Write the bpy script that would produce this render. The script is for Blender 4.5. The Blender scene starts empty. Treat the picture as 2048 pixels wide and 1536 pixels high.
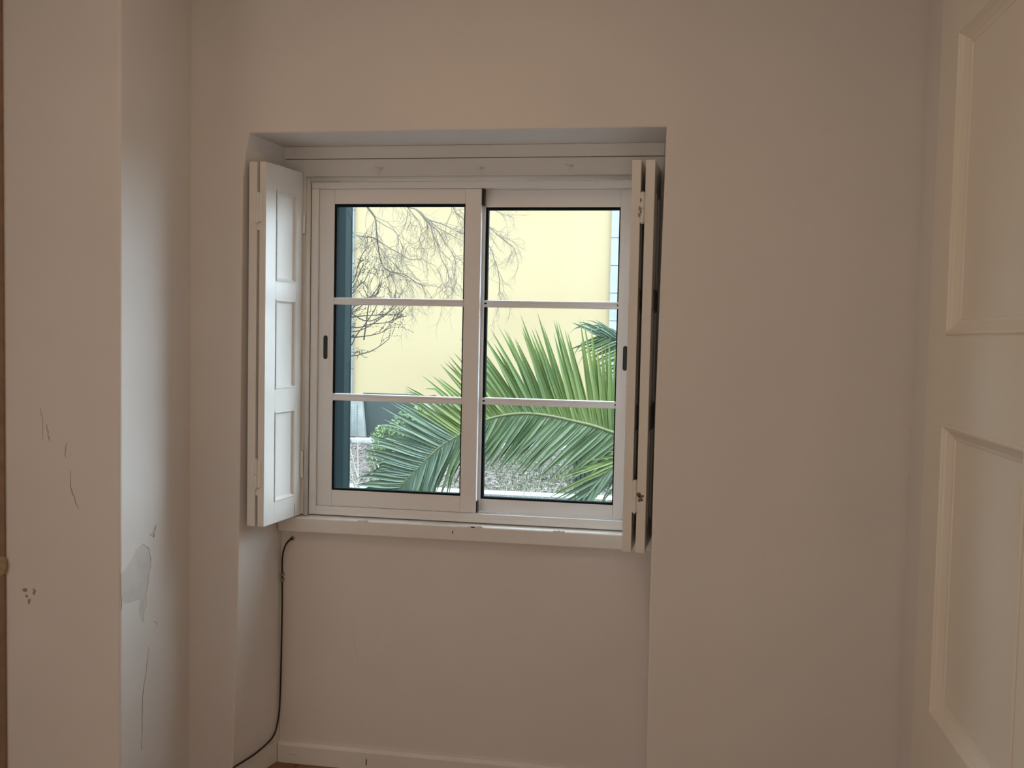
import bpy, bmesh, math, random
from mathutils import Vector, Matrix
random.seed(7)
S = bpy.context.scene
COL = S.collection

# ------------------------------------------------------------------ camera, sky, lights, exposure
cam_d = bpy.data.cameras.new('camera'); cam = bpy.data.objects.new('camera', cam_d); COL.objects.link(cam)
cam_d.sensor_width = 36.0; cam_d.lens = 1900.0/2048.0*36.0; cam_d.clip_start = 0.02; cam_d.clip_end = 200
Rm = Matrix(((0.9866757823, -0.0286135977, 0.1601629253),
             (0.1613622372, 0.0461776177, -0.9858143111),
             (0.0208117518, 0.9985233546, 0.0501794912)))
cam.matrix_world = Matrix.Translation((0, -2.95, 1.55)) @ Rm.to_4x4()
S.camera = cam

W = bpy.data.worlds.new('overcast_sky'); S.world = W; W.use_nodes = True
bg = W.node_tree.nodes['Background']
bg.inputs['Color'].default_value = (0.75, 0.885, 1.0, 1); bg.inputs['Strength'].default_value = 9.6

def area(name, loc, rot, size, sy, power, col):
    l = bpy.data.lights.new(name, 'AREA'); l.shape = 'RECTANGLE'; l.size = size; l.size_y = sy
    l.energy = power; l.color = col
    o = bpy.data.objects.new(name, l); COL.objects.link(o); o.location = loc; o.rotation_euler = rot
    return o
area('ceiling_lamp', (-0.7, -1.2, 2.84), (0, 0, 0), 0.5, 0.5, 4.3, (1.0, 0.70, 0.43))
area('left_wall_fill', (-2.66, -2.75, 1.05), (math.radians(90), 0, math.radians(-90)), 1.7, 1.9, 14, (1.0, 0.835, 0.70))  # added warm fill at the left wall, out of view; no hallway is modelled
area('rear_wall_fill', (0.15, -4.2, 1.0), (math.radians(90), 0, 0), 0.9, 1.8, 8, (1.0, 0.835, 0.70))  # second added fill, unseen behind the camera, to brighten the window wall


S.view_settings.view_transform = 'Standard'; S.view_settings.look = 'None'
S.view_settings.exposure = 0.0; S.view_settings.gamma = 1.0; S.view_settings.use_curve_mapping = False

# ------------------------------------------------------------------ helpers
def mat(name, col, rough=0.6, noise=0.0, nscale=20, bump=0.0, bscale=60, metal=0.0, spec=0.5, col2=None):
    m = bpy.data.materials.new(name); m.use_nodes = True
    nt = m.node_tree; b = nt.nodes['Principled BSDF']
    b.inputs['Base Color'].default_value = (*col, 1); b.inputs['Roughness'].default_value = rough
    b.inputs['Metallic'].default_value = metal; b.inputs['Specular IOR Level'].default_value = spec
    tc = nt.nodes.new('ShaderNodeTexCoord')
    if noise > 0 or col2:
        n = nt.nodes.new('ShaderNodeTexNoise'); n.inputs['Scale'].default_value = nscale; n.inputs['Detail'].default_value = 5
        nt.links.new(tc.outputs['Object'], n.inputs['Vector'])
        r = nt.nodes.new('ShaderNodeValToRGB')
        c2 = col2 or tuple(c*(1-noise) for c in col)
        r.color_ramp.elements[0].position = 0.35; r.color_ramp.elements[1].position = 0.65
        r.color_ramp.elements[0].color = (*c2, 1); r.color_ramp.elements[1].color = (*col, 1)
        nt.links.new(n.outputs['Fac'], r.inputs['Fac']); nt.links.new(r.outputs['Color'], b.inputs['Base Color'])
    if bump > 0:
        n2 = nt.nodes.new('ShaderNodeTexNoise'); n2.inputs['Scale'].default_value = bscale; n2.inputs['Detail'].default_value = 4
        nt.links.new(tc.outputs['Object'], n2.inputs['Vector'])
        bp = nt.nodes.new('ShaderNodeBump'); bp.inputs['Strength'].default_value = bump; bp.inputs['Distance'].default_value = 0.01
        nt.links.new(n2.outputs['Fac'], bp.inputs['Height']); nt.links.new(bp.outputs['Normal'], b.inputs['Normal'])
    return m

PLASTER = mat('wall_plaster', (0.77, 0.74, 0.715), 0.62, 0.03, 3, 0.10, 9)
CEIL = mat('ceiling_paint', (0.80, 0.78, 0.74), 0.8)
ENAMEL = mat('white_enamel', (0.80, 0.785, 0.75), 0.38, 0.03, 6, 0.10, 25)
DOORP = mat('door_enamel', (0.800, 0.750, 0.650), 0.33, 0.03, 3, 0.10, 14)
ALU = mat('powder_coated_aluminium', (0.84, 0.835, 0.83), 0.35)
BARW = mat('white_glazing_bar', (0.86, 0.88, 0.92), 0.3)
GASK = mat('dark_rubber', (0.012, 0.018, 0.020), 0.9, spec=0.03)
BLACK = mat('black_plastic', (0.01, 0.011, 0.012), 0.35)
CABLE = mat('cable_sheath', (0.012, 0.006, 0.008), 0.45)
SHGREEN = mat('dark_green_paint', (0.009, 0.020, 0.021), 0.9, 0.15, 6, spec=0.04)
WOODFL = mat('floor_wood', (0.30, 0.15, 0.055), 0.4, 0.35, 9)
CRACK = mat('crack_dirt', (0.28, 0.23, 0.19), 0.9)
CHIPB = mat('bare_wood_chip', (0.45, 0.29, 0.17), 0.8, 0.2, 60)
OLDPL = mat('old_plaster', (0.67, 0.645, 0.61), 0.75, 0.08, 20)
RUST = mat('rusty_metal', (0.22, 0.16, 0.12), 0.7, 0.4, 90)
YELLOW = mat('yellow_render', (0.275, 0.222, 0.128), 0.85, 0, 0.8, 0.2, 12, col2=(0.262, 0.206, 0.114))
STONE = mat('pale_stone', (0.225, 0.250, 0.262), 0.8, 0.18, 5, 0.3, 20)
PLINTH = mat('grey_plinth', (0.228, 0.243, 0.232), 0.85, 0.25, 6, 0.3, 20)
SOIL = mat('leaf_litter_soil', (0.100, 0.086, 0.080), 0.95, 0, 3, 1.0, 30, col2=(0.055, 0.042, 0.038))
GRASSG = mat('moss_grass', (0.090, 0.115, 0.055), 0.9, 0.3, 6)
CONC = mat('concrete_white', (0.285, 0.296, 0.296), 0.85, 0.2, 8, 0.3, 30)
BARK = mat('bark', (0.050, 0.045, 0.035), 0.9, 0.3, 30)
BARKL = mat('pale_twig_bark', (0.114, 0.095, 0.076), 0.9)
DKBOX = mat('dark_green_metal', (0.023, 0.036, 0.033), 0.6, 0.2, 10)
WIRE = mat('galvanised_wire', (0.106, 0.125, 0.122), 0.6)
SHRUB = mat('shrub_leaf', (0.150, 0.215, 0.085), 0.6, 0, 6, col2=(0.075, 0.120, 0.045))
WEED = mat('weed_leaf', (0.190, 0.220, 0.061), 0.6)
DRY = mat('dry_stalk', (0.281, 0.274, 0.228), 0.8)
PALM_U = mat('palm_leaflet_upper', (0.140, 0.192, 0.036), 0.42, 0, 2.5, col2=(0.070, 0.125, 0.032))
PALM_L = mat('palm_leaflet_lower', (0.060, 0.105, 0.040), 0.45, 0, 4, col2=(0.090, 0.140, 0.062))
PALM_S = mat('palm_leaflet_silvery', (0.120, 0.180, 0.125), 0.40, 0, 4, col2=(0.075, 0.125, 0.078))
RACHIS = mat('palm_rachis', (0.160, 0.182, 0.076), 0.5)
MIDRIB = mat('palm_midrib', (0.210, 0.270, 0.110), 0.5)
FIBRE = mat('palm_trunk_fibre', (0.076, 0.057, 0.038), 0.95, 0.4, 25, 0.8, 30)
ROOF = mat('roof_tile', (0.171, 0.084, 0.053), 0.8, 0.3, 5)

GLASS = bpy.data.materials.new('window_glass'); GLASS.use_nodes = True
nt = GLASS.node_tree; nt.nodes.clear()
out = nt.nodes.new('ShaderNodeOutputMaterial'); mx = nt.nodes.new('ShaderNodeMixShader')
tr = nt.nodes.new('ShaderNodeBsdfTransparent'); tr.inputs['Color'].default_value = (0.965, 0.985, 0.98, 1)
gl = nt.nodes.new('ShaderNodeBsdfGlossy'); gl.inputs['Roughness'].default_value = 0.02
lw_ = nt.nodes.new('ShaderNodeLayerWeight'); lw_.inputs['Blend'].default_value = 0.5
pw_ = nt.nodes.new('ShaderNodeMath'); pw_.operation = 'POWER'; pw_.inputs[1].default_value = 4.5
ma_ = nt.nodes.new('ShaderNodeMath'); ma_.operation = 'MULTIPLY_ADD'; ma_.inputs[1].default_value = 0.6; ma_.inputs[2].default_value = 0.012
nt.links.new(lw_.outputs['Facing'], pw_.inputs[0]); nt.links.new(pw_.outputs[0], ma_.inputs[0])
nt.links.new(ma_.outputs[0], mx.inputs['Fac']); nt.links.new(tr.outputs[0], mx.inputs[1]); nt.links.new(gl.outputs[0], mx.inputs[2])
nt.links.new(mx.outputs[0], out.inputs['Surface'])

class MB:
    def __init__(s): s.v = []; s.f = []
    def add(s, vs, fs):
        b = len(s.v); s.v += [tuple(v) for v in vs]; s.f += [tuple(b+i for i in f) for f in fs]
    def box(s, x0, x1, y0, y1, z0, z1):
        s.add([(x0,y0,z0),(x1,y0,z0),(x1,y1,z0),(x0,y1,z0),(x0,y0,z1),(x1,y0,z1),(x1,y1,z1),(x0,y1,z1)],
              [(0,3,2,1),(4,5,6,7),(0,1,5,4),(1,2,6,5),(2,3,7,6),(3,0,4,7)])
    def tube(s, pts, rads, n=6, cap=True):
        pts = [Vector(p) for p in pts]
        if not isinstance(rads, (list, tuple)): rads = [rads]*len(pts)
        b = len(s.v); up = Vector((0.3, 0.9, 0.2)).normalized()
        for i, p in enumerate(pts):
            t = (pts[min(i+1, len(pts)-1)] - pts[max(i-1, 0)])
            if t.length < 1e-9: t = Vector((0, 0, 1))
            t.normalize(); a = t.cross(up)
            if a.length < 1e-3: a = t.cross(Vector((1, 0, 0)))
            a.normalize(); c = t.cross(a)
            for k in range(n):
                an = 2*math.pi*k/n
                s.v.append(tuple(p + (a*math.cos(an) + c*math.sin(an))*rads[i]))
        for i in range(len(pts)-1):
            for k in range(n):
                k2 = (k+1) % n
                s.f.append((b+i*n+k, b+i*n+k2, b+(i+1)*n+k2, b+(i+1)*n+k))
        if cap:
            s.f.append(tuple(b+k for k in reversed(range(n)))); s.f.append(tuple(b+(len(pts)-1)*n+k for k in range(n)))
    def prism(s, poly, axis, a0, a1):
        """poly: 2D outline; axis 'z': (x,y) outline extruded in z; 'y': (x,z); 'x': (y,z)"""
        n = len(poly)
        def P(u, v, w): return {'z': (u, v, w), 'y': (u, w, v), 'x': (w, u, v)}[axis]
        s.add([P(u, v, a0) for u, v in poly] + [P(u, v, a1) for u, v in poly],
              [tuple(range(n))[::-1], tuple(range(n, 2*n))] + [(i, (i+1) % n, n+(i+1) % n, n+i) for i in range(n)])
    def build(s, name, m, parent=None, bevel=0.0, seg=2, smooth=False, kind=None, label=None, xf=None):
        me = bpy.data.meshes.new(name); me.from_pydata(s.v, [], s.f); me.validate()
        if xf is not None: me.transform(xf)
        bm = bmesh.new(); bm.from_mesh(me)
        bmesh.ops.recalc_face_normals(bm, faces=bm.faces)
        if bevel > 0:
            bmesh.ops.bevel(bm, geom=list(bm.edges), offset=bevel, segments=seg, affect='EDGES', profile=0.5, clamp_overlap=True)
        bm.to_mesh(me); bm.free()
        if smooth:
            for p in me.polygons: p.use_smooth = True
        me.materials.append(m)
        o = bpy.data.objects.new(name, me); COL.objects.link(o)
        if parent: o.parent = parent
        if kind: o['kind'] = kind
        if label: o['label'] = label
        return o

def empty(name, loc=(0, 0, 0), rz=0.0):
    o = bpy.data.objects.new(name, None); COL.objects.link(o); o.location = loc; o.rotation_euler = (0, 0, rz)
    return o
def tag(o, label, cat, group=None, kind=None):
    o['label'] = label; o['category'] = cat
    if group: o['group'] = group
    if kind: o['kind'] = kind
    return o
def struct(o, label=None, cat=None):
    o['kind'] = 'structure'
    if label: o['label'] = label
    if cat: o['category'] = cat
    return o
def bx(name, m, dims, parent=None, bevel=0.0, **k):
    b = MB(); b.box(*dims); return b.build(name, m, parent, bevel, **k)

# ------------------------------------------------------------------ room shell
CZ = 2.9
XL, XR, YB = -2.7, 0.719, -4.3        # room extents
# floor of planks
fl = bx('floor', WOODFL, (XL-.1, XR+.1, YB, 0.24, -0.06, -0.008)); struct(fl, 'brown timber plank floor below the window niche', 'floor')
pl_me = None; nplank = 0
pw = 0.11
x = XL
while x < XR:
    b = MB(); b.box(x+0.001, min(x+pw, XR)-0.001, YB, 0.238, -0.01, 0.0)
    b.build('plank', WOODFL, fl); x += pw
c = bx('ceiling', CEIL, (XL-.1, XR+.1, YB-.1, 0.45, CZ, CZ+.1)); struct(c, 'plain painted ceiling above the window wall', 'ceiling')
b = MB(); b.box(XL-.1, XL, YB-.1, -.41, 0, CZ); wl = b.build('wall_left', PLASTER); struct(wl, 'plain side wall beyond the projecting pier', 'wall')
b = MB(); b.box(XR, XR+.1, YB-.1, 0.3, 0, CZ); wr = b.build('wall_right', PLASTER); struct(wr, 'narrow side wall strip behind the cream panelled door', 'wall')
b = MB(); b.box(XL-.1, XR+.1, YB-.1, YB, 0, CZ); wb = b.build('wall_back', PLASTER); struct(wb, 'rear wall behind the viewer', 'wall')

# pier: outline in plan with rounded outer corner and soft inner corner
def arc(cx, cy, r, a0, a1, n):
    return [(cx+r*math.cos(math.radians(a0+(a1-a0)*i/n)), cy+r*math.sin(math.radians(a0+(a1-a0)*i/n))) for i in range(n+1)]
pier = [(XL, -.41)] + arc(-1.567-.010, -.41+.010, .010, -90, 0, 5)+ [(-1.567, .3), (XL, .3)]
b = MB(); b.prism(pier, 'z', 0, CZ)
wp = b.build('wall_pier', PLASTER); struct(wp, 'projecting wall pier with scuffs and peeling paint beside the niche', 'wall')
for p in wp.data.polygons:
    p.use_smooth = False

# window wall (room face Y=0), niche reaching the floor
wf = empty('wall_window'); struct(wf, 'painted window wall around the deep window niche', 'wall')
# left strip with slightly wavy niche edge and splayed reveal
ns = [(-1.411, 0.0), (-1.405, .12), (-1.395, .5), (-1.388, .95), (-1.386, 1.5), (-1.383, 2.05), (-1.374, 2.13), (-1.361, 2.193)]
b = MB(); vs = []; fs = []
for X, Z in ns:
    vs += [(-1.60, 0, Z), (X-.006, 0, Z), (X-.0015, .0015, Z), (X, .006, Z), (-1.343+(.004 if Z > 2.1 else 0), .245, Z), (-1.343, .45, Z), (-1.60, .45, Z)]
m7 = 7
for i in range(len(ns)-1):
    for k in range(m7):
        k2 = (k+1) % m7; fs.append((i*m7+k, i*m7+k2, (i+1)*m7+k2, (i+1)*m7+k))
fs.append(tuple(range(m7))); fs.append(tuple((len(ns)-1)*m7+k for k in range(m7)))
b.add(vs, fs); b.build('plaster_panel', PLASTER, wf)
# right of niche
b = MB(); vs = []; fs = []
nr = [(-.025, 0.0), (-.027, .2), (-.031, .8), (-.031, 1.3), (-.026, 1.8), (-.021, 2.193)]
for X, Z in nr:
    vs += [(XR, 0, Z), (X+.005, 0, Z), (X+.0012, .0012, Z), (X, .005, Z), (-.026, .245, Z), (-.026, .45, Z), (XR, .45, Z)]
for i in range(len(nr)-1):
    for k in range(m7):
        k2 = (k+1) % m7; fs.append((i*m7+k, i*m7+k2, (i+1)*m7+k2, (i+1)*m7+k))
fs.append(tuple(range(m7))); fs.append(tuple((len(nr)-1)*m7+k for k in range(m7)))
b.add(vs, fs); b.build('plaster_panel', PLASTER, wf)
# above niche, with soft arris
b = MB(); b.prism([(0, CZ), (0, 2.197), (.002, 2.194), (.006, 2.193), (.245, 2.195), (.45, 2.195), (.45, CZ)], 'x', -1.366, -.018)
b.box(-1.60, -1.366, 0, .45, 2.193, CZ); b.box(-.018, XR, 0, .45, 2.193, CZ)
b.build('plaster_panel', PLASTER, wf)
# masonry around and below the window
b = MB(); b.box(-1.343, -.026, .24, .45, 0, .84); b.build('plaster_panel', PLASTER, wf)
b = MB()
b.box(-1.343, -1.21, .33, .45, .84, 2.10); b.box(-.10, -.026, .33, .45, .84, 2.10); b.box(-1.343, -.026, .33, .45, 2.10, 2.195)
b.box(-1.21, -.10, .345, .45, .84, .87)
b.build('outer_reveal', CONC, wf)

# wall outside face
ow = MB()
ow.box(-8, -1.21, .45, .47, -.1, 3.6); ow.box(-.10, 6, .45, .47, -.1, 3.6); ow.box(-1.21, -.10, .45, .47, -.1, .84); ow.box(-1.21, -.10, .45, .47, 2.10, 3.6)
o = ow.build('wall_exterior', CONC); struct(o, 'outer face of the house wall around the window', 'wall')

# baseboards
def base_strip(name, p0, p1, h, t):
    d = (Vector(p1)-Vector(p0)); L = d.length; ang = math.atan2(d.y, d.x)
    b = MB(); b.prism([(0, 0), (-t, 0), (-t, h*.84), (-t*.6, h), (0, h)], 'x', 0, L)
    xf = Matrix.Translation((p0[0], p0[1], 0)) @ Matrix.Rotation(ang, 4, 'Z')
    o = b.build(name, ENAMEL, None, 0.0012, xf=xf); struct(o); return o
base_strip('baseboard_back', (-1.343, .24), (-.026, .24), .076, .014)
o = base_strip('baseboard_left', (-1.409, .0), (-1.343, .24), .076, -.014)
for o_ in ():
    pass
bb = bpy.data.objects['baseboard_back']; bb['label'] = 'low white baseboard along the back of the window niche'; bb['category'] = 'baseboard'
bb = bpy.data.objects['baseboard_left']; bb['label'] = 'white baseboard on the left cheek of the niche, cable above it'; bb['category'] = 'baseboard'

# casing edge and latch at the pier's far edge
tr1 = bx('trim_1', mat('brown_edge_paint', (0.30, 0.19, 0.12), 0.6, 0.2, 30), (-2.02, -1.9385, -.418, -.405, 0, CZ-.02)); struct(tr1, 'brown painted strip along the far edge of the pier face', 'trim')
b = MB(); poly = [(-1.945+.0145*math.cos(a), .8325+.030*math.sin(a)) for a in [2*math.pi*i/20 for i in range(20)]]
b.prism(poly, 'y', -.424, -.410); b.build('latch_plate', mat('worn_latch', (0.42, 0.30, 0.17), 0.5, 0.3, 60), tr1, 0.002, label='small oval worn wooden plate')

# cracks, chips and peeled paint on plaster (thin relief on their wall)
def crack(pts, w, plane, parent, m=CRACK, name='crack'):
    """pts (u, z); plane ('y', v) or ('x', v): thin ribbon proud 0.4 mm"""
    b = MB(); n = len(pts); vs = []
    ax, v, sgn = plane
    # densify with jitter
    q = []
    for i in range(n-1):
        for k in range(4):
            t = k/4; q.append((pts[i][0]*(1-t)+pts[i+1][0]*t + (random.uniform(-1, 1)*w*.8 if k else 0), pts[i][1]*(1-t)+pts[i+1][1]*t))
    q.append(pts[-1])
    for i, (u, z) in enumerate(q):
        a = q[min(i+1, len(q)-1)]; c_ = q[max(i-1, 0)]
        dx, dz = a[0]-c_[0], a[1]-c_[1]; L = math.hypot(dx, dz) or 1
        ww = w*.36*(0.25+0.75*math.sin(math.pi*(i+.5)/len(q)))*random.uniform(.6, 1.2)
        for s_ in (-1, 1):
            uu, zz = u - dz/L*ww*s_, z + dx/L*ww*s_
            vs.append((uu, v+sgn*.0005, zz) if ax == 'y' else (v+sgn*.0005, uu, zz))
        for s_ in (1, -1):
            uu, zz = u - dz/L*ww*s_, z + dx/L*ww*s_
            vs.append((uu, v-sgn*.001, zz) if ax == 'y' else (v-sgn*.001, uu, zz))
    fs = []
    for i in range(len(q)-1):
        for k in range(4):
            k2 = (k+1) % 4; fs.append((i*4+k, i*4+k2, (i+1)*4+k2, (i+1)*4+k))
    b.add(vs, fs); return b.build(name, m, parent)
def patch(pts, plane, parent, m, name='paint_chip', th=.0006):
    ax, v, sgn = plane; b = MB()
    a0, a1 = sorted((v-sgn*.001, v+sgn*th)); b.prism(pts, ax, a0, a1); return b.build(name, m, parent)
PF = ('y', -.41, -1); PS = ('x', -1.567, 1)
crack([(-1.802, 1.262), (-1.798, 1.235), (-1.793, 1.212)], .004, PF, wp)
crack([(-1.822, 1.31), (-1.815, 1.26), (-1.818, 1.215)], .002, PF, wp)
crack([(-1.739, 1.21), (-1.742, 1.185), (-1.740, 1.165)], .003, PF, wp)
crack([(-1.727, 1.13), (-1.727, 1.08), (-1.712, 1.04), (-1.70, 1.014)], .003, PF, wp)
for pts in [[(-1.887, .763), (-1.872, .768), (-1.868, .758), (-1.880, .755)], [(-1.850, .769), (-1.840, .762), (-1.845, .748), (-1.852, .752), (-1.848, .760)],
            [(-1.874, .748), (-1.866, .745), (-1.868, .737), (-1.875, .741)], [(-1.866, .733), (-1.858, .737), (-1.860, .722), (-1.866, .718)]]:
    patch(pts, PF, wp, CHIPB)
pp = [(-.290, .893), (-.326, .881), (-.345, .86), (-.353, .857), (-.372, .842), (-.385, .834), (-.405, .828), (-.405, .762), (-.39, .735), (-.353, .728), (-.32, .726), (-.30, .722), (-.31, .69), (-.302, .665), (-.290, .650), (-.281, .645),
      (-.287, .67), (-.275, .70), (-.268, .74), (-.258, .77), (-.250, .80), (-.238, .822), (-.245, .845), (-.258, .874), (-.272, .88), (-.28, .89)]
patch(pp, PS, wp, OLDPL, 'peeled_patch', .0003)
crack([(-.290, .893), (-.272, .880), (-.258, .874), (-.248, .85), (-.238, .822)], .003, PS, wp)
crack([(-.238, .822), (-.250, .80), (-.258, .76), (-.270, .73), (-.266, .70), (-.287, .67), (-.281, .645)], .002, PS, wp)
crack([(-.212, .935), (-.232, .912), (-.225, .90), (-.247, .915)], .004, PS, wp)
crack([(-.212, .935), (-.225, .895)], .003, PS, wp)
crack([(-.222, .632), (-.211, .625), (-.205, .612)], .003, PS, wp)
crack([(-.255, .56), (-.262, .52), (-.285, .43), (-.29, .36), (-.292, .30), (-.296, .25)], .0035, PS, wp)
crack([(-.40, .76), (-.405, .72)], .003, PS, wp)
crack([(-1.48, .012), (-1.47, .05), (-1.45, .055), (-1.43, .03)], .004, ('y', 0, -1), wf)
# niche back wall: faint crack, nail in the baseboard
crack([(-1.055, .58), (-1.065, .53), (-1.067, .48), (-1.058, .42), (-1.05, .36)], .0022, ('y', .24, -1), wf, OLDPL)
crack([(-1.012, .045), (-1.011, .018)], .005, ('y', .226, -1), bpy.data.objects['baseboard_back'], BARK, 'nail_hole')
crack([(-1.30, .035), (-1.27, .032)], .008, ('y', .226, -1), bpy.data.objects['baseboard_back'], OLDPL, 'scuff')
crack([(.31, .905), (.312, .88)], .003, ('y', 0, -1), wf, OLDPL)
crack([(.36, .86), (.365, .85)], .003, ('y', 0, -1), wf, OLDPL)

# ------------------------------------------------------------------ window joinery
sill = empty('trim_2'); struct(sill, 'white painted timber window sill board with chipped front edge', 'trim')
b = MB(); b.prism([(.212, .845), (.240, .845), (.30, .845), (.30, .903), (.252, .899), (.214, .896), (.211, .892), (.211, .849)], 'x', -1.3425, -.0265)
b.build('sill_board', ENAMEL, sill, 0.001)
for xx, ww in ((-1.03, .045), (-.63, .06), (-.35, .03), (-.33, .015)):
    b = MB(); b.prism([(xx-ww/2, .893), (xx-ww/3, .899), (xx, .8975), (xx+ww/3, .9), (xx+ww/2, .893), (xx+ww*.2, .888), (xx-ww*.25, .890)], 'y', .2095, .214)
    b.build('paint_chip', ENAMEL, sill)
b = MB(); b.box(-.645, -.632, .2090, .213, .893, .897); b.build('paint_chip', BARK, sill, label='dark chip on the sill edge')
b = MB(); b.box(-.711, -.708, .2100, .213, .868, .878); b.build('nail_hole', BARK, sill)
b = MB(); b.box(-1.068, -1.015, .2102, .213, .866, .893); b.build('filled_notch', ENAMEL, sill, .0006)

sur = empty('trim_3'); struct(sur, 'white painted timber surround boarding above and beside the window', 'trim')
b = MB(); b.box(-1.3425, -.0265, .236, .33, 2.153, 2.1945); b.build('head_board', ENAMEL, sur, .0015)
b = MB(); b.box(-1.3425, -.0265, .242, .33, 2.092, 2.151); b.build('head_board', ENAMEL, sur, .001)
b = MB(); b.box(-1.3425, -1.262, .240, .33, .903, 2.0915); b.build('side_board', ENAMEL, sur, .001)
b = MB(); b.box(-.084, -.0265, .240, .33, .903, 2.0915); b.build('side_board', ENAMEL, sur, .001)
b = MB(); b.tube([(-1.2625, .246, 2.084), (-.09, .246, 2.084)], .009, 12); b.build('bead', ENAMEL, sur, smooth=True)
b = MB(); b.tube([(-1.254, .244, .90), (-1.254, .244, 2.086)], .009, 12); b.build('bead', ENAMEL, sur, smooth=True)
for hx, hz in ((-.996, 2.120), (-.641, 2.118), (-.338, 2.122)):
    b = MB(); b.tube([(hx, .245, hz), (hx, .232, hz-.004), (hx, .228, hz-.016), (hx, .231, hz-.020)], [.0035, .003, .003, .0025], 6)
    b.tube([(hx-.016, .2415, hz+.004), (hx+.013, .2405, hz+.001)], [.003, .002], 5)
    b.build('painted_nail', ENAMEL, sur, smooth=True)

win = empty('window_1'); struct(win, 'white aluminium two-leaf sliding window with horizontal glazing bars', 'window')
FX0, FX1 = -1.245, -.084
b = MB(); b.box(FX0, FX1, .25, .325, 2.052, 2.0745); b.build('head_frame', ALU, win, .0012)
b = MB(); b.box(FX0, -1.2195, .25, .325, .903, 2.0515); b.build('jamb', ALU, win, .0012)
b = MB(); b.box(-.1105, FX1, .25, .325, .903, 2.0515); b.build('jamb', ALU, win, .0012)
b = MB(); b.box(-1.2190, -.1110, .25, .325, .903, .918)
b.box(-1.2190, -.1110, .25, .2585, .918, .934); b.box(-1.2190, -.1110, .284, .2895, .918, .936); b.box(-1.2190, -.1110, .317, .325, .918, .934)
b.build('sill_track', ALU, win, .0008)

def sash(name, x0, x1, gx0, gx1, y0, y1, z0, z1, gz0, gz1, hx):
    s = empty(name); s.parent = win
    b = MB(); b.box(x0, gx0, y0, y1, z0, z1); b.build('stile', ALU, s, .0012)
    b = MB(); b.box(gx1, x1, y0, y1, z0, z1); b.build('stile', ALU, s, .0012)
    b = MB(); b.box(gx0+.0004, gx1-.0004, y0+.0006, y1, gz1, z1); b.build('rail', ALU, s, .0012)
    b = MB(); b.box(gx0+.0004, gx1-.0004, y0+.0006, y1, z0, gz0); b.build('rail', ALU, s, .0012)
    g = .0085; ym = (y0+y1)/2
    b = MB(); b.box(gx0, gx0+g, y0+.0025, y1+.0008, gz0, gz1); b.box(gx1-.004, gx1, y0+.0025, y1+.0008, gz0, gz1)
    b.box(gx0+g, gx1-.004, y0+.0025, y1+.0008, gz1-g, gz1); b.box(gx0+g, gx1-.004, y0+.0025, y1+.0008, gz0, gz0+g*.8)
    b.build('gasket', GASK, s)
    b = MB(); b.box(gx0+.002, gx1-.002, ym-.002, ym+.002, gz0+.002, gz1-.002); b.build('glass_pane', GLASS, s)
    for zc in (1.661, 1.323):
        b = MB(); yf = ym-.003
        prof = [(yf, zc-.0125), (yf-.006, zc-.0125), (yf-.0085, zc-.010), (yf-.0085, zc-.004), (yf-.0065, zc-.002), (yf-.0065, zc+.003), (yf-.0095, zc+.005), (yf-.0095, zc+.0105), (yf-.006, zc+.0125), (yf, zc+.0125)]
        b.prism(prof, 'x', gx0+.0005, gx1-.0005); b.build('glazing_bar', BARW, s)
        b = MB(); b.box(gx0+.0005, gx1-.0005, ym+.003, ym+.010, zc-.012, zc+.012); b.build('glazing_bar', BARW, s)
    # recessed pull handle: racetrack plate with dark slot
    def race(cx, z0_, z1_, w):
        r = w/2; return [(cx+r*math.cos(math.radians(a)), z1_-r+r*math.sin(math.radians(a))) for a in range(0, 181, 20)] + \
                        [(cx+r*math.cos(math.radians(a)), z0_+r+r*math.sin(math.radians(a))) for a in range(180, 361, 20)]
    hz = 1.4985 if hx < -.5 else 1.484
    b = MB(); b.prism(race(hx, hz-.095, hz+.095, .025), 'y', y0-.0013, y0+.002); pl = b.build('handle', ALU, s, .0005)
    b = MB(); b.prism(race(hx-.001, hz-.043, hz+.041, .0155), 'y', y0-.0018, y0+.002); b.build('finger_slot', BLACK, pl)
    return s
sL = sash('sash', -1.2190, -.6400, -1.1640, -.6960, .2600, .2830, .9345, 2.0515, .9915, 2.000, -1.1905)
sR = sash('sash', -.6880, -.1110, -.6300, -.1680, .2905, .3150, .9360, 2.0515, .9800, 1.9920, -.1390)
b = MB(); b.box(-.6395, -.6310, .266, .2895, 1.996, 2.0515); b.build('brush_seal', BLACK, win)
b = MB(); b.box(-.6455, -.6360, .262, .2895, .9350, .975); b.build('brush_seal', BLACK, win)

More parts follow.
